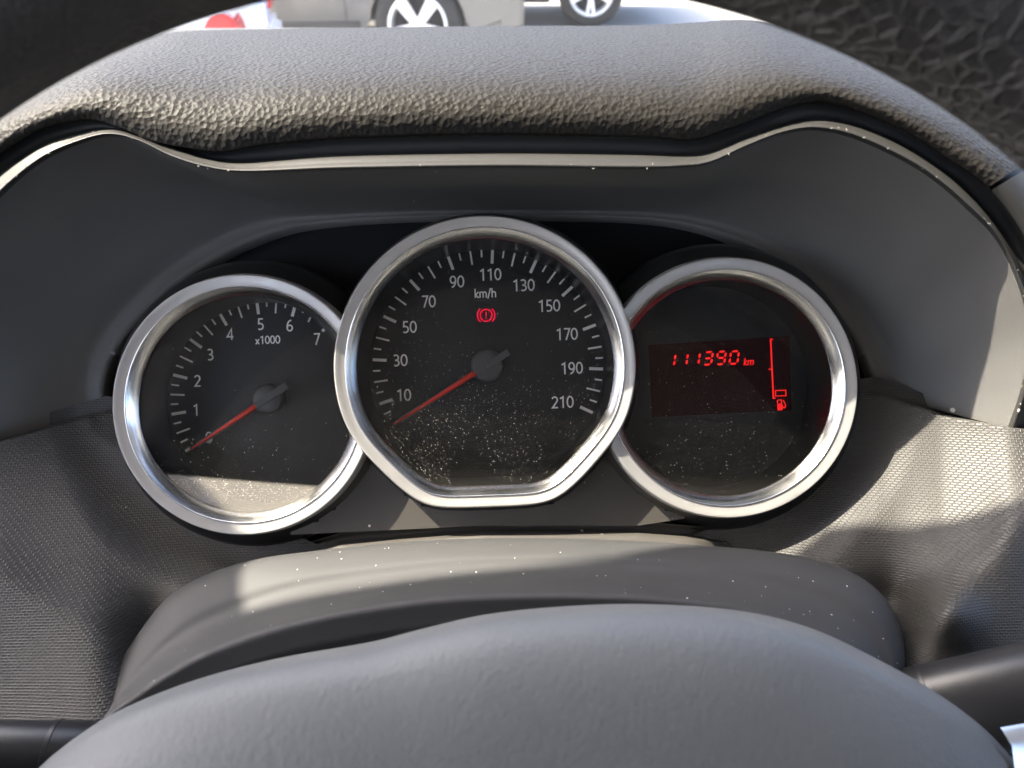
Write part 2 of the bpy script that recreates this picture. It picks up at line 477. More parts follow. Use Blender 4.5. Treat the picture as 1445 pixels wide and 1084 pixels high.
# ---- lower panel with raised folds
GA = dict(tach=(343, 571, .270, .0480), speed=(684, 517, .268, .0550), info=(1026, 547, .270, .0480))
ytx = [-300, -60, 0, 60, 150, 200, 300, 500, 900, 1100, 1200, 1238, 1330, 1425, 1500, 1750]
yty = [720, 650, 627, 609, 583, 590, 600, 705, 722, 600, 560, 556, 589, 606, 612, 630]
def crease(x):   # fold line of the two side bolsters
    return interp([-300, 0, 60, 140, 190, 1270, 1330, 1385, 1445, 1700], [660, 805, 850, 900, 960, 930, 858, 805, 735, 560], x)
def pdepth(x, y):
    top = interp(ytx, yty, x)
    t_ = (y - top) / 400.0
    d0 = interp([-60, 150, 330, 1050, 1238, 1330, 1425], [.263, .287, .2865, .2865, .287, .277, .263], x)
    d = d0 - (d0 - .240) * (.55 * max(0, t_) + .25 * max(0, t_) ** 2)
    side = sstep(620, 150, x) + sstep(760, 1240, x)
    d -= .004 * side * sstep(0, .5, t_)
    # dished hollow that ends in a fold
    c = crease(x)
    q = (y - c)
    if x < 230 or x > 1240:
        wgt = sstep(235, 120, x) if x < 700 else sstep(1240, 1320, x)
        d -= wgt * .012 * math.exp(-(max(0, -q) / 120.0)) * (1 if q < 0 else math.exp(-(q / 420.0)))
    # small bulge beside the column
    d -= .010 * math.exp(-(((x - 1340) / 42) ** 2 + ((y - 868) / 40) ** 2))
    # hollow where the column shroud goes in
    if 1190 < x < 1330 or 150 < x < 260:
        d += .010 * math.exp(-(((x - 1255) / 45) ** 2 + ((y - 860) / 45) ** 2)) + .008 * math.exp(-(((x - 215) / 35) ** 2 + ((y - 905) / 60) ** 2))
    return d
rows = []
xs = [-260 + 5 * i for i in range(int(1960 / 5) + 1)]
NY = 150
for j in range(NY + 1):
    row = []
    for x in xs:
        top = interp(ytx, yty, x); bot = 1130
        y = top - 24 + (bot - top + 24) * (j / NY)
        row.append((x, y))
    rows.append(row)
# smooth the depth field so that folds read as moulded plastic
import numpy as np
D = np.array([[pdepth(x, y) for x, y in r] for r in rows])
for _ in range(14):
    Dp = np.pad(D, 1, mode='edge')
    D = (Dp[:-2, 1:-1] + Dp[2:, 1:-1] + Dp[1:-1, :-2] + Dp[1:-1, 2:] + 2 * D) / 6
def near_gauge(x, y, d):
    p = P(x, y, d); q = 9.0
    for k in ('tach', 'info', 'speed'):
        q = min(q, (Vector((p.x, p.y)) - gauge_c(k)).length - GA[k][3] - (.0040 if k == 'speed' else .0074))
    return q
def gauge_c(k):
    x, y, d, r = GA[k]; p = P(x, y, d); return Vector((p.x, p.y))
for j, r in enumerate(rows):
    for i, (x, y) in enumerate(r):
        q = near_gauge(x, y, .285)
        D[j, i] += (1 - sstep(-.003, .026, q)) * max(0, .2825 - D[j, i])
        if y < interp(ytx, yty, x) - 4: D[j, i] = max(D[j, i], .289)
rows3 = [[P(x, y, float(D[j, i])) for i, (x, y) in enumerate(r)] for j, r in enumerate(rows)]
V, Fc = grid(rows3)
def gauge_c(k):
    x, y, d, r = GA[k]; p = P(x, y, d); return Vector((p.x, p.y))
keep = []
for f in Fc:
    c = sum((V[i] for i in f), Vector()) / 4
    if any((Vector((c.x, c.y)) - gauge_c(k)).length < GA[k][3] + (.0022 if k == 'speed' else .0030) for k in GA): continue
    qx, qy = c.x / -c.z * F + 722.5, 542 - c.y / -c.z * F
    if 392 < qx < 1012 and qy < interp([392, 450, 520, 680, 900, 960, 1012], [752, 767, 766, 755, 755, 764, 742], qx): continue
    keep.append(f)
uvp = [(v.x, v.y * 1.06) for v in V]
part('lower_panel', V, keep, PANEL, dash, uvs=uvp)

# face plate between the gauges, shelf groove under it
fp = []
for j in range(13):
    fp.append([P(x, 560 + (742 - 560) * j / 12 + interp([300, 680, 900, 1004], [18, 0, 0, -16], x) * (j / 12), .2778 - .0006 * j / 12) for x in range(330, 1101, 4)])
V, Fc = grid(fp)
keep = []
for f in Fc:
    c = sum((V[i] for i in f), Vector()) / 4
    def inside(k):
        dv = Vector((c.x, c.y)) - gauge_c(k)
        return dv.length < GA[k][3] * outline(k, math.atan2(dv.y, dv.x)) + .001
    if any(inside(k) for k in GA) or not 352 < c.x / -c.z * F + 722.5 < 1004: continue
    keep.append(f)
part('faceplate', V, keep, FACEPLATE, dash)
sh = []
for (yy, dd) in ((738, .2774), (741, .284), (752, .284), (756, .2735), (759, .272), (800, .269)):
    sh.append([P(x, yy + interp([330, 480, 680, 900, 1100], [58, 14, -2, -2, 14], x), dd + .016 * sstep(250, 360, abs(x - 720))) for x in range(360, 1081, 10)])
V, Fc = grid(sh); part('shelf_edge', V, Fc, FACEPLATE, dash)

# ================================================================== GAUGES
def clipr(kind, c, th, r):
    """side gauges stop where the middle gauge stands in front"""
    if kind == 'speed': return r
    s = gauge_c('speed'); Rs = GA['speed'][3] - .0006
    u = Vector((math.cos(th), math.sin(th)))
    dv = c - s
    B = dv.dot(u); Cc = dv.dot(dv) - Rs * Rs
    disc = B * B - Cc
    if disc <= 0: return r
    t_ = -B - math.sqrt(disc)
    return min(r, t_) if t_ > 0 else r
def lathe(kind, prof, nseg=192):
    """prof: (radius, depth) list. Side gauges: swept only outside the middle gauge."""
    c = gauge_c(kind)
    rows = []
    s = gauge_c('speed'); Rs = GA['speed'][3] - .0008
    Dv = s - c; D0 = Dv.length
    for (r, d) in prof:
        row = []
        if kind == 'speed':
            for i in range(nseg):
                th = 2 * math.pi * i / nseg
                rr = r * 1.0
                f = outline(kind, th)
                off = GA[kind][3] - r
                rr = GA[kind][3] * f - off * (1.0)
                row.append(Vector((c.x + rr * math.cos(th), c.y + rr * math.sin(th), -d)))
        else:
            be = math.atan2(Dv.y, Dv.x)
            ca = (D0 * D0 + r * r - Rs * Rs) / (2 * D0 * r)
            al = math.acos(max(-1, min(1, ca)))
            for i in range(nseg + 1):
                th = be + al + (2 * math.pi - 2 * al) * i / nseg
                row.append(Vector((c.x + r * math.cos(th), c.y + r * math.sin(th), -d)))
        rows.append(row)
    return grid(rows, closed=(kind == 'speed'))
def disc(kind, r, d, nr=10, nseg=192):
    c = gauge_c(kind); rows = []
    for k in range(nr + 1):
        row = []
        for i in range(nseg):
            th = 2 * math.pi * i / nseg
            rr = r
            if kind == 'speed': rr = GA[kind][3] * outline(kind, th) - (GA[kind][3] - r)
            rr = clipr(kind, c, th, rr) * max(.002, k / nr)
            row.append(Vector((c.x + rr * math.cos(th), c.y + rr * math.sin(th), -d)))
        rows.append(row)
    V, Fc = grid(rows[::-1], closed=True)
    uvs = [(v.x - c.x, max(0, min(1, .5 - (v.y - c.y) / (2 * r)))) for v in V]
    return V, Fc, uvs

DD = .2965      # dial depth
gauges = {}
for kind, name, label in (
    ('tach', 'tachometer', 'silver ringed rev counter with white scale from 0 to 7 on the left'),
    ('speed', 'speedometer', 'large middle speedometer with flat bottomed silver ring and km/h scale'),
    ('info', 'display_gauge', 'round silver ringed gauge with red digital odometer and fuel display')):
    x, y, d, r = GA[kind]
    base = P(x, y, d); g = thing(name, label, 'gauge', base, 'instrument cluster gauges'); gauges[kind] = g
    sp_ = kind == 'speed'
    wo, wi = (.0044, .0078) if sp_ else (.0046, .0080)
    outer = [(r + .0002, d + .0075), (r + .0001, d + .003), (r - .0004, d + .0004), (r - .0007, d - .0003), (r - .0010, d - .0006), (r - .0014, d - .0006), (r - wo * .5, d - .0002), (r - wo + .0004, d + .0003), (r - wo, d + .00035)]
    V, Fc = lathe(kind, outer); bz = part('bezel', V, Fc, SATIN, g, sharp=35)
    ridge = [(r - wo, d + .00035), (r - wo - .00015, d), (r - wo - .00035, d), (r - wo - .0006, d + .0003)]
    V, Fc = lathe(kind, ridge); part('bezel_ridge', V, Fc, POLISH, bz, root=g)
    inner = [(r - wo - .0006, d + .0003), (r - wo - .0010, d + .0008), (r - wi, d + .0034), (r - wi - .0002, d + .0042)]
    V, Fc = lathe(kind, inner); part('inner_bevel', V, Fc, POLISH, bz, root=g)
    wall = [(r - wi - .0002, d + .0042), (r - wi - .0001, d + .014), (r - wi, DD + .0004)]
    V, Fc = lathe(kind, wall); part('inner_wall', V, Fc, SKIRT, g)
    sk = (.0010, .0022, .0034, .0040) if sp_ else (.0016, .0046, .0068, .0074)
    skirt = [(r - .0006, d + .0045), (r + sk[0], d + .0068), (r + sk[1], d + .0095), (r + sk[2], d + .0135), (r + sk[3], d + .019), (r + sk[3], .3005)]
    V, Fc = lathe(kind, skirt); part('housing', V, Fc, SKIRT, g)
    V, Fc, uvs = disc(kind, r - wi + .0002, DD); part('dial_face', V, Fc, DIAL, g)
    V, Fc, uvs = disc(kind, r - wi - .0001, d + .0048, nr=16)
    # slightly domed lens
    c = gauge_c(kind)
    V = [Vector((v.x, v.y, v.z + .0012 * (1 - min(1, ((v.x-c.x)**2 + (v.y-c.y)**2) / r**2)))) for v in V]
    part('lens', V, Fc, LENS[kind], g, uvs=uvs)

PX = DD / F     # metres per pixel on the dials

def strokes(polys, w, z0, z1, closed=False):
    """flat ribbons along polylines, given thickness; mitred joints"""
    V, Fc = [], []
    for pts in polys:
        cl = closed or (len(pts) > 3 and pts[0] == pts[-1])
        p = [Vector(q) for q in pts]
        if cl and pts[0] == pts[-1]: p = p[:-1]
        N = len(p); base = len(V)
        for i in range(N):
            a = p[i - 1] if (cl or i > 0) else None
            bq = p[(i + 1) % N] if (cl or i < N - 1) else None
            d1 = (p[i] - a).normalized() if a is not None else None
            d2 = (bq - p[i]).normalized() if bq is not None else None
            if d1 is None: d1 = d2
            if d2 is None: d2 = d1
            n1 = Vector((-d1.y, d1.x)); n2 = Vector((-d2.y, d2.x))
            m_ = (n1 + n2)
            m_ = m_.normalized() if m_.length > 1e-6 else n1
            k = min(1 / max(.35, m_.dot(n1)), 2.2)
            for sgn in (1, -1):
                q = p[i] + m_ * (sgn * k * w / 2)
                V.append((q.x, q.y, z1)); V.append((q.x, q.y, z0))
        for i in range(N if cl else N - 1):
            A = base + 4 * i; B = base + 4 * ((i + 1) % N)
            Fc.append((A, A + 2, B + 2, B)); Fc.append((A, B, B + 1, A + 1)); Fc.append((A + 2, A + 3, B + 3, B + 2))
        if not cl:
            A = base; Fc.append((A, A + 1, A + 3, A + 2)); A = base + 4 * (N - 1); Fc.append((A, A + 2, A + 3, A + 1))
    return V, Fc
def arc(cx, cy, rx, ry, a0, a1, n=12):
    return [(cx + rx * math.cos(R(a0 + (a1 - a0) * i / n)), cy + ry * math.sin(R(a0 + (a1 - a0) * i / n))) for i in range(n + 1)]
GLY = {
 '0': ([arc(.29, .5, .225, .445, 90, 450, 28)], .60),
 '1': ([[(.10, .79), (.335, .93), (.335, 0)]], .60),
 '2': ([arc(.27, .70, .21, .245, 160, -28, 12) + [(.09, .055), (.52, .055)]], .60),
 '3': ([arc(.25, .725, .20, .22, 140, -90, 12)[:-1] + [(.19, .51)], [(.19, .51)] + arc(.25, .275, .235, .225, 85, -130, 14)], .60),
 '4': ([[(.42, 0), (.42, .93), (.06, .27), (.56, .27)]], .62),
 '5': ([[(.49, .945), (.16, .945), (.135, .54)] + arc(.25, .30, .235, .255, 105, -130, 14)], .60),
 '6': ([arc(.29, .29, .205, .24, 90, 450, 22), [(.085, .29)] + arc(.42, .36, .335, .58, 180, 88, 10)], .60),
 '7': ([[(.07, .945), (.51, .945), (.21, 0)]], .58),
 '9': ([arc(.28, .665, .205, .28, 90, 450, 22), [(.485, .665)] + arc(.15, .60, .335, .56, 5, -88, 10)], .60),
 'x': ([[(.06, 0), (.44, .62)], [(.44, 0), (.06, .62)]], .52),
 'k': ([[(.10, 0), (.10, 1.0)], [(.44, .64), (.12, .31), (.47, 0)]], .50),
 'm': ([[(.09, 0), (.09, .64)], [(.09, .45)] + arc(.255, .44, .155, .18, 150, 0, 8) + [(.41, 0)], [(.41, .45)] + arc(.575, .44, .155, .18, 150, 0, 8) + [(.73, 0)]], .86),
 '/': ([[(.02, -.12), (.32, 1.0)]], .38),
 'h': ([[(.09, 0), (.09, 1.0)], [(.09, .44)] + arc(.265, .43, .175, .19, 150, 0, 8) + [(.44, 0)]], .56),
}
def text_mesh(name, s, h, wpx, mat, shear=0.0, thick=.00012):
    """h and stroke width in dial pixels; centred"""
    polys = []; x = 0
    for ch in s:
        g, adv = GLY[ch]
        for pl in g:
            polys.append([((px + x + shear * py) * h * PX * 1.06, (py - .47) * h * PX) for px, py in pl])
        x += adv
    wd = x * h * PX * 1.06
    polys = [[(a - wd / 2, b_) for a, b_ in pl] for pl in polys]
    V, Fc = strokes(polys, wpx * PX, 0, thick)
    return mesh_of(name, V, Fc, mat, smooth=False)
def place(g, x, y, d, rot=0.0):
    p = P(x, y, d) - T0[g.name]
    return Matrix.Translation(p) @ Matrix.Rotation(rot, 4, 'Z')
def tick_mesh(name, L, wpx):
    V, Fc = strokes([[(0, -L / 2 * PX), (0, L / 2 * PX)]], wpx * PX, 0, .00012)
    return mesh_of(name, V, Fc, WHITE, smooth=False)
TK = {'tach': [tick_mesh('tick', 20.5, 4.2), tick_mesh('tick', 20, 2.5), tick_mesh('tick', 11, 2.4)],
      'speed': [tick_mesh('tick', 19.5, 4.2), tick_mesh('tick', 19.5, 2.6), tick_mesh('tick', 10.5, 2.4)]}
LIFT = DD - .00008
def scale(kind, cx, cy, ro_, a0, step, N, big):
    g = gauges[kind]
    for i in range(N):
        a = R(a0 - step * i); k = big(i)
        L = (20.5, 20, 11)[k] if kind == 'tach' else (19.5, 19.5, 10.5)[k]
        r = ro_ - L / 2
        if i == 0: 
            if kind == 'speed': continue
            r = ro_ - 3.5
        o = inst('tick_mark', TK[kind][k] if i else tick0, g, place(g, cx + r * math.cos(a), cy - r * math.sin(a), LIFT, a - math.pi / 2))
tick0 = tick_mesh('tick', 7, 4.0)
scale('tach', 381, 562.5, 140.5, 211.9, 22.84 / 4, 29, lambda i: 0 if i % 4 == 0 else (1 if i % 2 == 0 else 2))
scale('speed', 688.5, 515, 162.5, 211.1, 1.122 * 5, 43, lambda i: 0 if i % 4 == 2 else (1 if i % 2 == 0 else 2))
g = gauges['tach']
for ch, x, y in (('0', 295, 618), ('1', 277, 579), ('2', 279, 538), ('3', 297, 501), ('4', 325, 472), ('5', 368, 458), ('6', 409, 460), ('7', 447, 479)):
    inst('numeral', text_mesh('numeral', ch, 16.5, 2.15, WHITE), g, place(g, x, y, LIFT, ROLL))
inst('unit_text', text_mesh('unit_text', 'x1000', 11.5, 1.7, WHITE), g, place(g, 378, 480, LIFT, ROLL))
g = gauges['speed']
for s, x, y in (('10', 570, 558), ('30', 565, 509), ('50', 578, 462), ('70', 605, 426), ('90', 645, 398), ('110', 692, 388), ('130', 739, 403), ('150', 775, 432), ('170', 800, 472), ('190', 807, 520), ('210', 794, 568)):
    inst('numeral', text_mesh('numeral', s, 16.8, 2.2, WHITE), g, place(g, x, y, LIFT, ROLL))
inst('unit_text', text_mesh('unit_text', 'km/h', 13.0, 1.7, WHITE), g, place(g, 685, 414, LIFT, ROLL))
# parking brake lamp
bw = [arc(0, 0, 8.3, 8.3, 0, 360, 30), arc(0, 0, 12.2, 12.2, 48, -48, 12), arc(0, 0, 12.2, 12.2, 132, 228, 12), [(0, 4.6), (0, -1.2)], [(0, -3.0), (0, -4.8)]]
V, Fc = strokes([[(a * PX, b_ * PX) for a, b_ in pl] for pl in bw], 1.75 * PX, 0, .00012)
inst('brake_warning_lamp', mesh_of('brake_warning_lamp', V, Fc, LAMP, smooth=False), g, place(g, 686, 445, LIFT, ROLL))

# needles
def needle(kind, cx, cy, tipx, tipy, rc, tail):
    g = gauges[kind]; dz = .2915
    a = math.atan2(-(tipy - cy), tipx - cx)
    L = math.hypot(tipx - cx, tipy - cy) * dz / F
    r0 = rc * dz / F
    # red blade: tapered, roof-shaped
    st, w0, w1 = r0 * .78, .00120, .00036
    def sec(x, w, h): return [(x, -w, -.0005), (x, -w * .8, h * .5), (x, 0, h), (x, w * .8, h * .5), (x, w, -.0005)]
    rows = [sec(st, .0002, .0002), sec(st, w0, .0007)] + [sec(st + (L - st) * t_, w0 + (w1 - w0) * t_, .0007 - .0003 * t_) for t_ in (.25, .5, .75, 1.0)] + [sec(L, .0001, .0)]
    V, Fc = grid([[Vector(v) for v in r] for r in rows])
    nm = inst('needle', mesh_of('needle', V, Fc, REDN), g, place(g, cx, cy, dz, a))
    # dark carrier under the blade and tail
    polys = [[(-tail * dz / F, 0), (st * 1.05, 0)]]
    V, Fc = strokes(polys, .0026, -.0008, .0012)
    c2 = inst('needle_tail', mesh_of('needle_tail', V, Fc, CAPM, smooth=False), nm)
    rows = []
    for rr, z in ((r0, -.004), (r0, .0), (r0 * .97, .0007), (r0 * .85, .0012), (r0 * .5, .0016), (r0 * .01, .0017)):
        rows.append([Vector((rr * math.cos(2 * math.pi * i / 48), rr * math.sin(2 * math.pi * i / 48), z - .0012)) for i in range(48)])
    V, Fc = grid(rows, closed=True)
    inst('needle_cap', mesh_of('needle_cap', V, Fc, CAPM), nm)
    # carrier edges seen either side of the blade
    V, Fc = strokes([[(st, 0), (L * .93, 0)]], .0021, -.0008, -.0005)
    inst('needle_edge', mesh_of('needle_edge', V, Fc, CAPM, smooth=False), nm)
needle('tach', 376, 563, 269, 634, 21, 35)
needle('speed', 687, 516, 555, 599, 23.5, 36)

# digital display
g = gauges['info']
sc4 = [P(x, y, DD - .0001) for x, y in ((915, 487), (1114, 474), (1117, 579), (920, 589))]
scr = part('display_screen', sc4, [(0, 3, 2, 1)], SCREEN, g, smooth=False)
SEG = {'a': ((.12, 1), (.88, 1)), 'b': ((1, .92), (1, .54)), 'c': ((1, .46), (1, .08)), 'd': ((.12, 0), (.88, 0)), 'e': ((0, .46), (0, .08)), 'f': ((0, .92), (0, .54)), 'g': ((.14, .5), (.86, .5))}
NUM = {'1': 'bc', '3': 'abcdg', '9': 'abcdfg', '0': 'abcdef'}
def seg_mesh(ch, wpx, hpx, th):
    V, Fc = [], []
    for s in NUM[ch]:
        (x0, y0), (x1, y1) = SEG[s]
        a = Vector((x0 * wpx, y0 * hpx)); bq = Vector((x1 * wpx, y1 * hpx)); u = (bq - a).normalized(); n_ = Vector((-u.y, u.x))
        t2 = th / 2
        ring = [a - u * t2 * .0, a + u * t2 + n_ * t2, bq - u * t2 + n_ * t2, bq, bq - u * t2 - n_ * t2, a + u * t2 - n_ * t2]
        k = len(V)
        for z in (.00012, 0):
            for q in ring:
                x = q.x + .20 * (q.y - hpx / 2) - wpx / 2; y = q.y - hpx / 2
                V.append((x * PX, y * PX, z))
        Fc.append(tuple(range(k, k + 6))[::-1])
        for i in range(6): Fc.append((k + i, k + (i + 1) % 6, k + 6 + (i + 1) % 6, k + 6 + i))
    return mesh_of('digit', V, Fc, LED, smooth=False)
SR = R(3.0)
dm = {ch: seg_mesh(ch, 11.2, 17.5, 3.0) for ch in '1390'}
for ch, x, y in (('1', 946.5, 508.5), ('1', 964, 507.4), ('1', 981, 506.4), ('3', 999, 505.8), ('9', 1017.5, 505.2), ('0', 1036, 504.6)):
    inst('digit', dm[ch], scr, place(g, x, y, LIFT - .0001, SR))
inst('unit_text', text_mesh('unit_text', 'km', 10.4, 1.35, LED, shear=.22), scr, place(g, 1056, 510.5, LIFT - .0001, SR))
def px_poly(pts): return [tuple((P(x, y, LIFT) )[:2]) for x, y in pts]
def led_lines(name, polys, wpx):
    o = P(1090, 520, LIFT - .0001)
    V, Fc = strokes([[(q[0] - o.x, q[1] - o.y) for q in px_poly(pl)] for pl in polys], wpx * PX, 0, .00012)
    return inst(name, mesh_of(name, V, Fc, LED, smooth=False), scr, Matrix.Translation(o - T0[g.name]))
led_lines('fuel_scale', [[(1090.5, 479), (1087.3, 479), (1091.2, 562), (1094, 562)], [(1084.2, 521.3), (1089.5, 521)]], 2.0)
led_lines('fuel_bar', [[(1094, 551.3), (1108.6, 550.7), (1109, 558.4), (1094.3, 559), (1094, 551.3)]], 1.4)
led_lines('fuel_pump_symbol', [[(1097.0, 564.8), (1102.3, 564.4), (1102.7, 569.6)], [(1097.0, 564.8), (1097.3, 570)], [(1099.9, 569.5), (1100.4, 579.3)], [(1103.4, 571.5), (1105.2, 575.5), (1107.6, 575.6), (1108.3, 571.5), (1106.5, 567.0), (1104.6, 564.8)]], 1.3)
led_lines('fuel_pump_symbol', [[(1096.8, 574.6), (1103.8, 574.2)]], 9.4)

# ================================================================== STEERING COLUMN SHROUD
shr = thing('steering_column_shroud', 'dusty dark grey plastic shroud arching over the steering column below the gauges', 'column cover', P(690, 860, .25))
NCO = 121
def ends(k, d):      # the shell wraps round the column, so its flanks come nearer
    e = abs(2 * k / (NCO - 1) - 1); return max(0, d - .212) * .62 * e ** 2.2
Tp = resample([(88,1120),(110,1050),(150,960),(200,882),(250,828),(340,790),(450,773),(570,761),(700,756),(850,758),(1000,767),(1120,780),(1200,803),(1245,835),(1272,880),(1279,930),(1276,985)], NCO)
Mp = resample([(100,1130),(124,1055),(170,975),(235,900),(300,858),(400,822),(500,805),(620,792),(740,786),(860,787),(1000,797),(1100,812),(1180,838),(1225,868),(1250,905),(1262,945),(1262,990)], NCO)
Rp = resample([(118,1140),(139,1028),(195,978),(270,930),(350,897),(430,874),(520,856),(620,843),(720,838),(820,838),(920,842),(1010,852),(1080,868),(1130,886),(1190,915),(1225,950),(1240,1000)], NCO)
Bp = resample([(135,1150),(160,1050),(215,1005),(290,968),(370,940),(450,918),(540,902),(640,890),(740,884),(830,882),(920,886),(1010,896),(1080,912),(1130,930),(1180,955),(1215,985),(1230,1020)], NCO)
rows = []
rows.append([P(x, y + 6, .283 - .5 * ends(k, .283)) for k, (x, y) in enumerate(Tp)])
for a, b2, d0, d1, lo, hi, nn, fn in (
    (Tp, Mp, .2700, .2520, 0, 1, 10, lambda s: s ** .55),
    (Mp, Rp, .2520, .2280, 0, 1, 14, lambda s: s ** 2.0),
    (Rp, Bp, .2280, .2290, 0, 1, 10, lambda s: math.sin(s * math.pi / 2))):
    for i in range(nn):
        s = i / nn; u = fn(s)
        rows.append([P(p[0] + (q[0] - p[0]) * s, p[1] + (q[1] - p[1]) * s, d0 + (d1 - d0) * u - ends(k, d0 + (d1 - d0) * u)) for k, (p, q) in enumerate(zip(a, b2))])
rows.append([P(x, y + 3, .2290 - ends(k, .2290)) for k, (x, y) in enumerate(Bp)]); rows.append([P(x, y + 12, .236) for x, y in Bp]); rows.append([P(x, y + 20, .26) for x, y in Bp])
# smooth across the ridge
A_ = np.array([[tuple(v) for v in r] for r in rows])
for _ in range(2):
    A_[1:-1] = (A_[:-2] + 2 * A_[1:-1] + A_[2:]) / 4
rows = [[Vector(v) for v in r] for r in A_]
V, Fc = grid(rows); part('upper_shell', V, Fc, SHROUD, shr)
# boot where the stalk leaves the shroud
bt = []
for k, (dx, dd) in enumerate(((0, .268), (6, .2585), (14, .2585), (18, .268))):
    bt.append([P(1268 + dx + 2 * math.sin(q * math.pi), 876 + 62 * q, dd) for q in [i / 12 for i in range(13)]])
V, Fc = grid(bt); part('stalk_boot', V, Fc, STALK, shr)

# ================================================================== STALKS
def stalk(name, label, p0, p1, r0, r1, nr=40):
    th = thing(name, label, 'stalk', p0)
    ax = (p1 - p0).normalized(); u = ax.cross(Vector((0, 0, 1))).normalized(); v = ax.cross(u).normalized()
    rows = []
    prof = [(0, .2), (.0, .9), (.02, 1), (.5, 1), (.97, 1.0), (1, .92), (1.0, .2)]
    for t_, f in prof:
        r = (r0 + (r1 - r0) * t_) * f; c = p0.lerp(p1, t_)
        rows.append([c + u * (r * math.cos(2*math.pi*i/nr)) + v * (r * .8 * math.sin(2*math.pi*i/nr)) for i in range(nr)])
    V, Fc = grid(rows, closed=True); part('lever', V, Fc, STALK, th, sharp=50)
    rows = []
    for t_, f in ((.30, 1.0), (.302, 1.03), (.318, 1.03), (.32, 1.0)):
        r = (r0 + (r1 - r0) * t_) * f; c = p0.lerp(p1, t_)
        rows.append([c + u * (r * math.cos(2*math.pi*i/nr)) + v * (r * .8 * math.sin(2*math.pi*i/nr)) for i in range(nr)])
    V, Fc = grid(rows, closed=True); part('collar', V, Fc, STALK, th, sharp=40)
stalk('wiper_stalk', 'glossy black wiper stalk leaving the column shroud at lower right', P(1215, 1018, .238), P(1560, 962, .215), .0128, .0158)
stalk('indicator_stalk', 'dark grey indicator stalk leaving the column shroud at lower left', P(190, 1072, .215), P(-190, 1072, .205), .0104, .0112)

# ================================================================== STEERING WHEEL
wheel = thing('steering_wheel', 'dark steering wheel with grey hub cover and crinkled rim close to the viewer', 'steering wheel', P(722, 1084, .16))
Hp = resample([(-60,1260),(20,1150),(60,1090),(130,1034),(195,998),(290,962),(400,934),(525,912),(600,893),(690,873),(800,862),(900,859),(1000,864),(1080,876),(1150,897),(1220,930),(1290,968),(1350,1008),(1400,1052),(1440,1110),(1500,1260)], 141)
rows = []
cxy = (700, 1420)
for s, d in ((-.012, .19), (-.004, .1745), (.0, .1700), (.006, .1672), (.015, .1650), (.03, .1630), (.06, .1602), (.1, .1578), (.15, .1556), (.2, .1540), (.27, .1524), (.35, .1513), (.45, .1505), (.6, .150), (.8, .150), (.97, .150)):
    rows.append([P(x + (cxy[0] - x) * s, y + (cxy[1] - y) * s, d) for x, y in Hp])
V, Fc = grid(rows); part('hub_cover', V, Fc, HUB, wheel)
# rim
TL = R(24)
up = Vector((0, math.cos(TL), math.sin(TL))); nrm = Vector((0, -math.sin(TL), math.cos(TL)))
top = P(672, -32, .12)
RI, RT = .173, .0165
ctr = top - up * RI; RC = RI + RT
m, n, l, b = new_mat('crinkled_rim_cover'); RIM = m
co = objco(n)
nz = noise(n, 120, 3); l.new(co, nz.inputs['Vector'])
add = n.new('ShaderNodeVectorMath'); add.operation = 'MULTIPLY_ADD'; l.new(nz.outputs['Color'], add.inputs[0]); add.inputs[1].default_value = (.008,) * 3; l.new(co, add.inputs[2])
v1 = vor(n, 270, 'DISTANCE_TO_EDGE'); l.new(add.outputs[0], v1.inputs['Vector'])
n3 = noise(n, 900, 4); l.new(co, n3.inputs['Vector'])
wr = noise(n, 28, 2); l.new(co, wr.inputs['Vector'])
rdg = mathn(n, l, 'MULTIPLY', maprange(n, l, v1.outputs['Distance'], 0.0, 0.16, 1.0, 0.0, True), maprange(n, l, wr.outputs['Fac'], .42, .62))
mixcol(n, l, rdg, (0.022, 0.020, 0.019), (0.09, 0.082, 0.073), b)
h = mathn(n, l, 'ADD', rdg, mathn(n, l, 'MULTIPLY', n3.outputs['Fac'], .3))
bump(n, l, h, .8, .002, b); b.inputs['Roughness'].default_value = .55
rows = []
na, nb = 220, 28
for i in range(na):
    a = 2 * math.pi * i / na
    rad = Vector((1, 0, 0)) * math.cos(a) + up * math.sin(a)
    rows.append([ctr + rad * (RC + RT * math.cos(2*math.pi*j/nb)) + nrm * (RT * .95 * math.sin(2*math.pi*j/nb)) for j in range(nb)])
rows.append(rows[0])
V, Fc = grid(rows, closed=True); part('rim', V, Fc, RIM, wheel)
# spokes with a silver insert
SIL = plain('silver_trim', (0.75, 0.75, 0.76), .25, metal=.6)
for sx in (-1, 1):
    mtl = SIL
    p0 = P(1428, 1112, .170) if sx > 0 else P(15, 1192, .170)
    p1 = ctr + Vector((sx * RC * .93, 0, 0)) - up * .01
    rows = []
    for t_ in [i / 10 for i in range(11)]:
        c = p0.lerp(p1, t_) ; hw = .012 + .004 * t_
        rows.append([c + Vector((0, hw, -.004)), c + Vector((0, hw * .8, 0)), c + Vector((0, 0, .002)), c + Vector((0, -hw * 1.6, .001)), c + Vector((0, -hw * 2, -.006))])
    V, Fc = grid(rows); part('spoke', V, Fc, mtl, wheel, label='bright silver spoke trim')

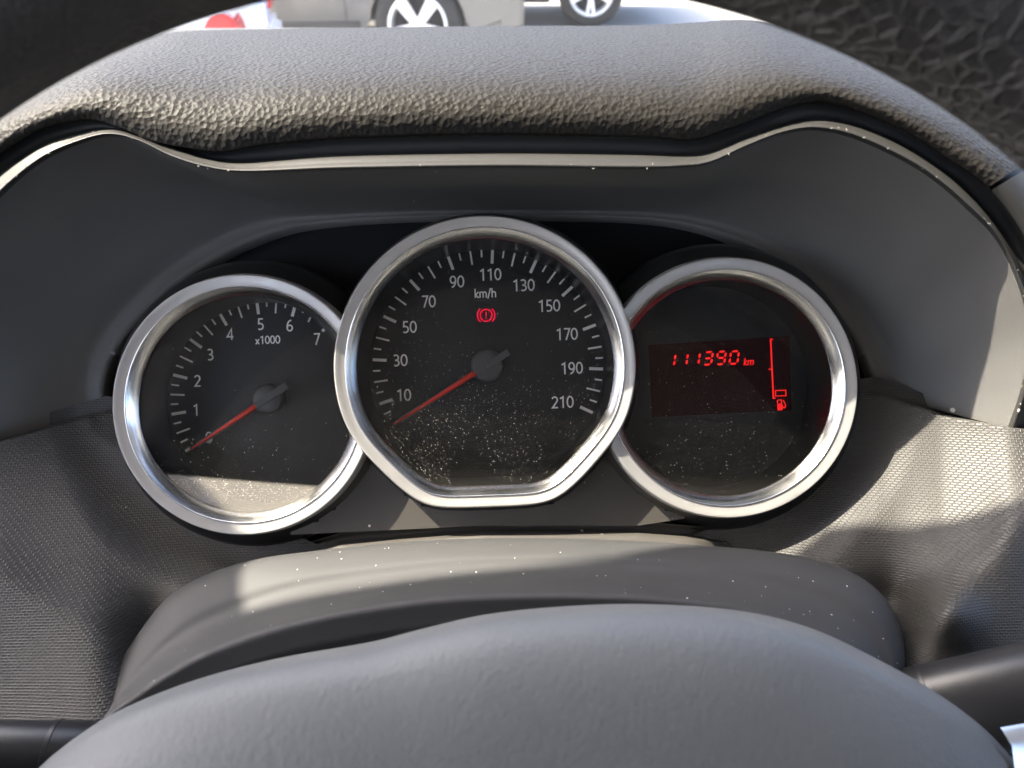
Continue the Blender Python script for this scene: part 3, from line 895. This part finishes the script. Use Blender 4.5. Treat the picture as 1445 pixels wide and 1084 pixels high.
# ================================================================== CAR CABIN AROUND THE DASHBOARD
HEAD = plain('headliner_cloth', (0.62, 0.60, 0.57), .95)
TRIM = plain('cabin_trim', (0.03, 0.03, 0.03), .7)
SEATM = plain('seat_cloth', (0.07, 0.07, 0.07), .95)
cab = thing('car_cabin', 'car cabin shell around the dashboard with grey headliner and dark trim', 'car cabin', (0, 0, EYE), frame=False)
tag(cab, kind='structure')
def wbox(name, x0, x1, y0, y1, z0, z1, mat, th=cab):
    vs = [(x, y, z) for x in (x0, x1) for y in (y0, y1) for z in (z0, z1)]
    fs = [(0,1,3,2),(4,6,7,5),(0,4,5,1),(2,3,7,6),(0,2,6,4),(1,5,7,3)]
    return part(name, vs, fs, mat, th, smooth=False)
def wprism(name, pts8, mat, th=cab):
    return part(name, pts8, [(0,1,2,3),(7,6,5,4),(0,4,5,1),(1,5,6,2),(2,6,7,3),(3,7,4,0)], mat, th, smooth=False)
HY = .17       # header rail at the pillars; its unseen edge is bent to place shadow lines
def header_y(x):
    return interp([-.60, -.43, -.34, -.265, -.17, -.05, .25, .71, .93, 1.1], [.20, .222, .228, .257, .234, .236, .262, .247, .222, .20], x)
hx = [-.62 + 1.74 * i / 24 for i in range(25)]
rows = []
for z in (.235, .265):
    pass
lowr = [[Vector((x, y, EYE + .235)) for x in hx] for y in (-1.9, -.9)] + [[Vector((x, header_y(x), EYE + .235)) for x in hx], [Vector((x, header_y(x) + .02, EYE + .25)) for x in hx], [Vector((x, header_y(x), EYE + .268)) for x in hx]] + [[Vector((x, -1.9, EYE + .268)) for x in hx]]
V, Fc = grid(lowr); part('headliner', V, Fc, HEAD, cab, smooth=False)
wbox('rear_wall', -.75, 1.2, -1.95, -1.9, .3, EYE + .02, SEATM)
wbox('floor_pan', -.75, 1.2, -1.9, .9, .28, .30, SEATM)
for x in (-.76, 1.2):
    wbox('door_panel', x, x + .05, -1.9, .85, .3, EYE - .16, TRIM)
wbox('seat_back', -.28, .28, -.62, -.5, .5, EYE + .02, SEATM)
wbox('seat_back', .45, 1.0, -.62, -.5, .5, EYE + .02, SEATM)
for s, xa, xb in ((-1, -.68, -.515), (1, 1.16, 1.02)):
    wprism('pillar', [(xa-.05, .95, EYE-.2), (xa+.05, .95, EYE-.2), (xa+.05, 1.03, EYE-.2), (xa-.05, 1.03, EYE-.2),
                      (xb-.09, HY-.04, EYE+.235), (xb+.085, HY-.04, EYE+.235), (xb+.085, HY+.09, EYE+.205), (xb-.09, HY+.09, EYE+.205)], TRIM)  # unseen front pillars, widened inward to keep sun off the left panel
    wprism('pillar', [(xa-.03, -.65, EYE-.2), (xa+.03, -.65, EYE-.2), (xa+.03, -.53, EYE-.2), (xa-.03, -.53, EYE-.2),
                      (xb-.03, -.62, EYE+.235), (xb+.03, -.62, EYE+.235), (xb+.03, -.52, EYE+.235), (xb-.03, -.52, EYE+.235)], TRIM)
# dash top running on to the windscreen
DTOP = plain('dash_top', (0.03, 0.03, 0.03), .7)
wbox('dash_top', -.72, 1.18, .47, 1.02, EYE - .26, EYE - .15, DTOP)
wind = thing('windscreen', 'clear raked windscreen beyond the dashboard hood', 'windscreen', (.23, .6, EYE), frame=False)
rows = []
for t_ in (0, .2, .4, .6, .8, 1.0):
    rows.append([Vector((x, 1.0 + (header_y(x) - 1.0) * t_, EYE - .17 + .41 * t_ + .02 * math.sin(math.pi * t_))) for x in hx])
V, Fc = grid(rows); part('pane', V, Fc, WIND, wind)

# ================================================================== PARKED CARS OUTSIDE
TYRE = plain('tyre_rubber', (0.02, 0.02, 0.02), .85)
ALLOY = plain('alloy', (0.75, 0.75, 0.74), .35, metal=.3)
CGLASS = plain('car_glass', (0.01, 0.012, 0.012), .05)
REDL = plain('red_lens', (0.55, 0.015, 0.02), .15)
PLATE = plain('plate_white', (0.8, 0.8, 0.8), .5)
BLUE = plain('plate_blue', (0.02, 0.06, 0.45), .5)
CLEAR = plain('lamp_clear', (0.7, 0.7, 0.7), .1)
def bm_obj(name, bm, mat, parent, smooth_angle=40):
    me = bpy.data.meshes.new(name); bmesh.ops.recalc_face_normals(bm, faces=bm.faces[:]); bm.to_mesh(me); bm.free()
    me.materials.append(mat); me.polygons.foreach_set('use_smooth', [True] * len(me.polygons)); me.set_sharp_from_angle(angle=R(smooth_angle))
    o = bpy.data.objects.new(name, me); C.objects.link(o); o.parent = parent; return o
def prism_y(bm, pts, y0, y1):
    a = [bm.verts.new((x, y0, z)) for x, z in pts]; b2 = [bm.verts.new((x, y1, z)) for x, z in pts]
    bm.faces.new(a); bm.faces.new(b2[::-1])
    for i in range(len(pts)):
        j = (i + 1) % len(pts); bm.faces.new((a[i], b2[i], b2[j], a[j]))
def make_car(label, paint, loc, rot, spokes, group='parked cars outside the windscreen'):
    car = bpy.data.objects.new('parked_car', None); C.objects.link(car)
    car.location = loc; car.rotation_euler = (0, 0, rot)
    tag(car, label, 'car', group)
    WB = 2.65; AR = .395
    low = [(-.70, .36), (-.74, .62), (-.72, .92), (-.60, 1.02), (2.2, .98), (3.1, .90), (3.42, .72), (3.46, .45), (3.40, .24)]
    low += [(WB + AR * math.cos(R(a)), .31 + AR * math.sin(R(a))) for a in range(-8, 189, 14)]
    low += [(WB - AR - .02, .22), (AR + .02, .22)]
    low += [(AR * math.cos(R(a)), .31 + AR * math.sin(R(a))) for a in range(-8, 189, 14)]
    bm = bmesh.new(); prism_y(bm, low, -.87, .87)
    ed = [e for e in bm.edges if abs(e.verts[0].co.y) > .8 and abs(e.verts[1].co.y - e.verts[0].co.y) < .01]
    bmesh.ops.bevel(bm, geom=ed, offset=.035, segments=3, affect='EDGES')
    body = bm_obj('body', bm, paint, car)
    bm = bmesh.new(); prism_y(bm, [(-.55, .95), (-.30, 1.40), (.2, 1.49), (1.3, 1.47), (2.1, 1.0), (2.15, .93)], -.72, .72)
    for v in bm.verts:
        if v.co.z > 1.2: v.co.y *= .84
    bmesh.ops.bevel(bm, geom=bm.edges[:], offset=.03, segments=2, affect='EDGES'); bm_obj('roof', bm, paint, car)
    for sy in (-1, 1):
        bm = bmesh.new()
        for x0, x1 in ((-.30, .45), (.55, 1.35)):
            q = [(x0, 1.02, .722), (x1 + (.35 if x1 > 1 else 0), 1.02, .722), (x1, 1.38, .632), (x0 + .08, 1.38, .632)]
            vs = [bm.verts.new((x, sy * (y + .006), z)) for x, z, y in q]; bm.faces.new(vs)
        bm_obj('window', bm, CGLASS, car)
        for xx in (.52, 1.45):
            bm = bmesh.new(); bmesh.ops.create_cube(bm, size=1); bmesh.ops.scale(bm, vec=(.006, .006, .62), verts=bm.verts); bmesh.ops.translate(bm, vec=(xx, sy * .87, .64), verts=bm.verts)
            bm_obj('door_seam', bm, BLACK, car)
        bm = bmesh.new(); prism_y(bm, [(.42, .24), (2.2, .24), (2.2, .33), (.42, .36)], sy * .868, sy * .885); bm_obj('sill_trim', bm, BLACK, car)
        bm = bmesh.new(); prism_y(bm, [(-.755, .58), (-.755, .69), (-.735, .735), (-.69, .76), (-.64, .74), (-.605, .69), (-.595, .58)], sy * .66, sy * .885)
        bmesh.ops.bevel(bm, geom=bm.edges[:], offset=.008, segments=2, affect='EDGES'); bm_obj('tail_light', bm, REDL, car)
        bm = bmesh.new(); prism_y(bm, [(3.15, .62), (3.2, .82), (3.30, .80), (3.47, .66), (3.46, .60)], sy * .55, sy * .86)
        bmesh.ops.bevel(bm, geom=bm.edges[:], offset=.02, segments=2, affect='EDGES'); bm_obj('headlight', bm, CLEAR, car)
        for wx in (0, WB):
            # tyre
            prof = [(.205, .105), (.225, .115), (.29, .118), (.318, .095), (.325, .05), (.325, -.05), (.318, -.095), (.29, -.11), (.2, -.105)]
            rows = [[Vector((wx + r * math.cos(2*math.pi*i/56), sy * (.765 + w_), .325 + r * math.sin(2*math.pi*i/56))) for i in range(56)] for r, w_ in prof]
            V, Fc = grid(rows, closed=True)
            ty = inst('wheel', mesh_of('wheel', V, Fc, TYRE), car)
            bm = bmesh.new()
            prof = [(.222, .112), (.212, .122), (.200, .118), (.192, .06), (.19, -.05)]
            rows = [[(wx + r * math.cos(2*math.pi*i/56), sy * (.765 + w_), .325 + r * math.sin(2*math.pi*i/56)) for i in range(56)] for r, w_ in prof]
            V, Fc = grid([[Vector(v) for v in r] for r in rows], closed=True)
            vs = [bm.verts.new(v) for v in V]
            for f in Fc: bm.faces.new([vs[i] for i in f])
            def blade(ang, r0, r1, w0, w1, z0, z1):
                pts = [(r0, -w0), (r0, w0), (r1, w1), (r1, -w1)]
                top_ = []; bot_ = []
                for (rr, ww), zz in zip(pts, (z0, z0, z1, z1)):
                    x = rr * math.cos(ang) - ww * math.sin(ang); z = rr * math.sin(ang) + ww * math.cos(ang)
                    top_.append(bm.verts.new((wx + x, sy * (.765 + zz), .325 + z))); bot_.append(bm.verts.new((wx + x, sy * (.765 + zz - .03), .325 + z)))
                bm.faces.new(top_); bm.faces.new(bot_[::-1])
                for i in range(4): bm.faces.new((top_[i], bot_[i], bot_[(i+1) % 4], top_[(i+1) % 4]))
            for k in range(5):
                a = R(90 + 36 + 72 * k)
                if spokes == 5: blade(a, .03, .20, .030, .046, .10, .108)
                else:
                    blade(a - .16, .04, .20, .012, .014, .10, .108); blade(a + .16, .04, .20, .012, .014, .10, .108)
            hubv = [bm.verts.new((wx + .05 * math.cos(2*math.pi*i/20), sy * .875, .325 + .05 * math.sin(2*math.pi*i/20))) for i in range(20)]
            hub2 = [bm.verts.new((wx + .05 * math.cos(2*math.pi*i/20), sy * .82, .325 + .05 * math.sin(2*math.pi*i/20))) for i in range(20)]
            bm.faces.new(hubv)
            for i in range(20): bm.faces.new((hubv[i], hub2[i], hub2[(i+1) % 20], hubv[(i+1) % 20]))
            bm_obj('rim', bm, ALLOY, ty)
            rows = [[Vector((wx + r * math.cos(2*math.pi*i/40), sy * .72, .325 + r * math.sin(2*math.pi*i/40))) for i in range(40)] for r in (.2, .01)]
            V, Fc = grid(rows, closed=True); inst('brake_disc', mesh_of('brake_disc', V, Fc, BLACK), ty)
    bm = bmesh.new(); prism_y(bm, [(-.765, .56), (-.765, .67), (-.735, .67), (-.735, .56)], -.26, .26); pl = bm_obj('licence_plate', bm, PLATE, car)
    for ya, yb in ((-.262, -.24),):
        bm = bmesh.new(); prism_y(bm, [(-.768, .558), (-.768, .672), (-.737, .672), (-.737, .558)], min(ya, yb), max(ya, yb)); bm_obj('plate_band', bm, BLUE, pl)
    bm = bmesh.new(); prism_y(bm, [(-.78, .30), (-.79, .52), (-.72, .55), (-.60, .52), (-.58, .30)], -.86, .86)
    bmesh.ops.bevel(bm, geom=bm.edges[:], offset=.03, segments=2, affect='EDGES'); bm_obj('bumper', bm, paint, car)
    return car
def paint(name, col, metal=.3):
    m = plain(name, col, .3, metal=metal, coat=.6); return m
def wheel_spot(x, y, d, rot):
    p = M @ P(x, y, d)            # hub of the near rear wheel
    side = Matrix.Rotation(rot, 3, 'Z') @ Vector((0, .875, 0))
    return Vector((p.x - side.x, p.y - side.y, 0))
make_car('grey car parked side on with wide five spoke wheel', paint('grey_paint', (.13, .126, .12)), wheel_spot(590, 46, 5.5, R(180)), R(180), 5)
make_car('dark charcoal car parked farther off with thin twin spoke wheel', paint('charcoal_paint', (.022, .021, .02)), wheel_spot(834, 6, 7.3, R(180)), R(180), 10)
ra = R(191)
p = M @ P(338, 30, 3.1); cn = Matrix.Rotation(ra, 3, 'Z') @ Vector((-.76, .87, 0))
make_car('white car at far left showing its red tail light and plate', paint('white_paint', (.75, .75, .74), 0), (p.x - cn.x, p.y - cn.y, 0), ra, 5)
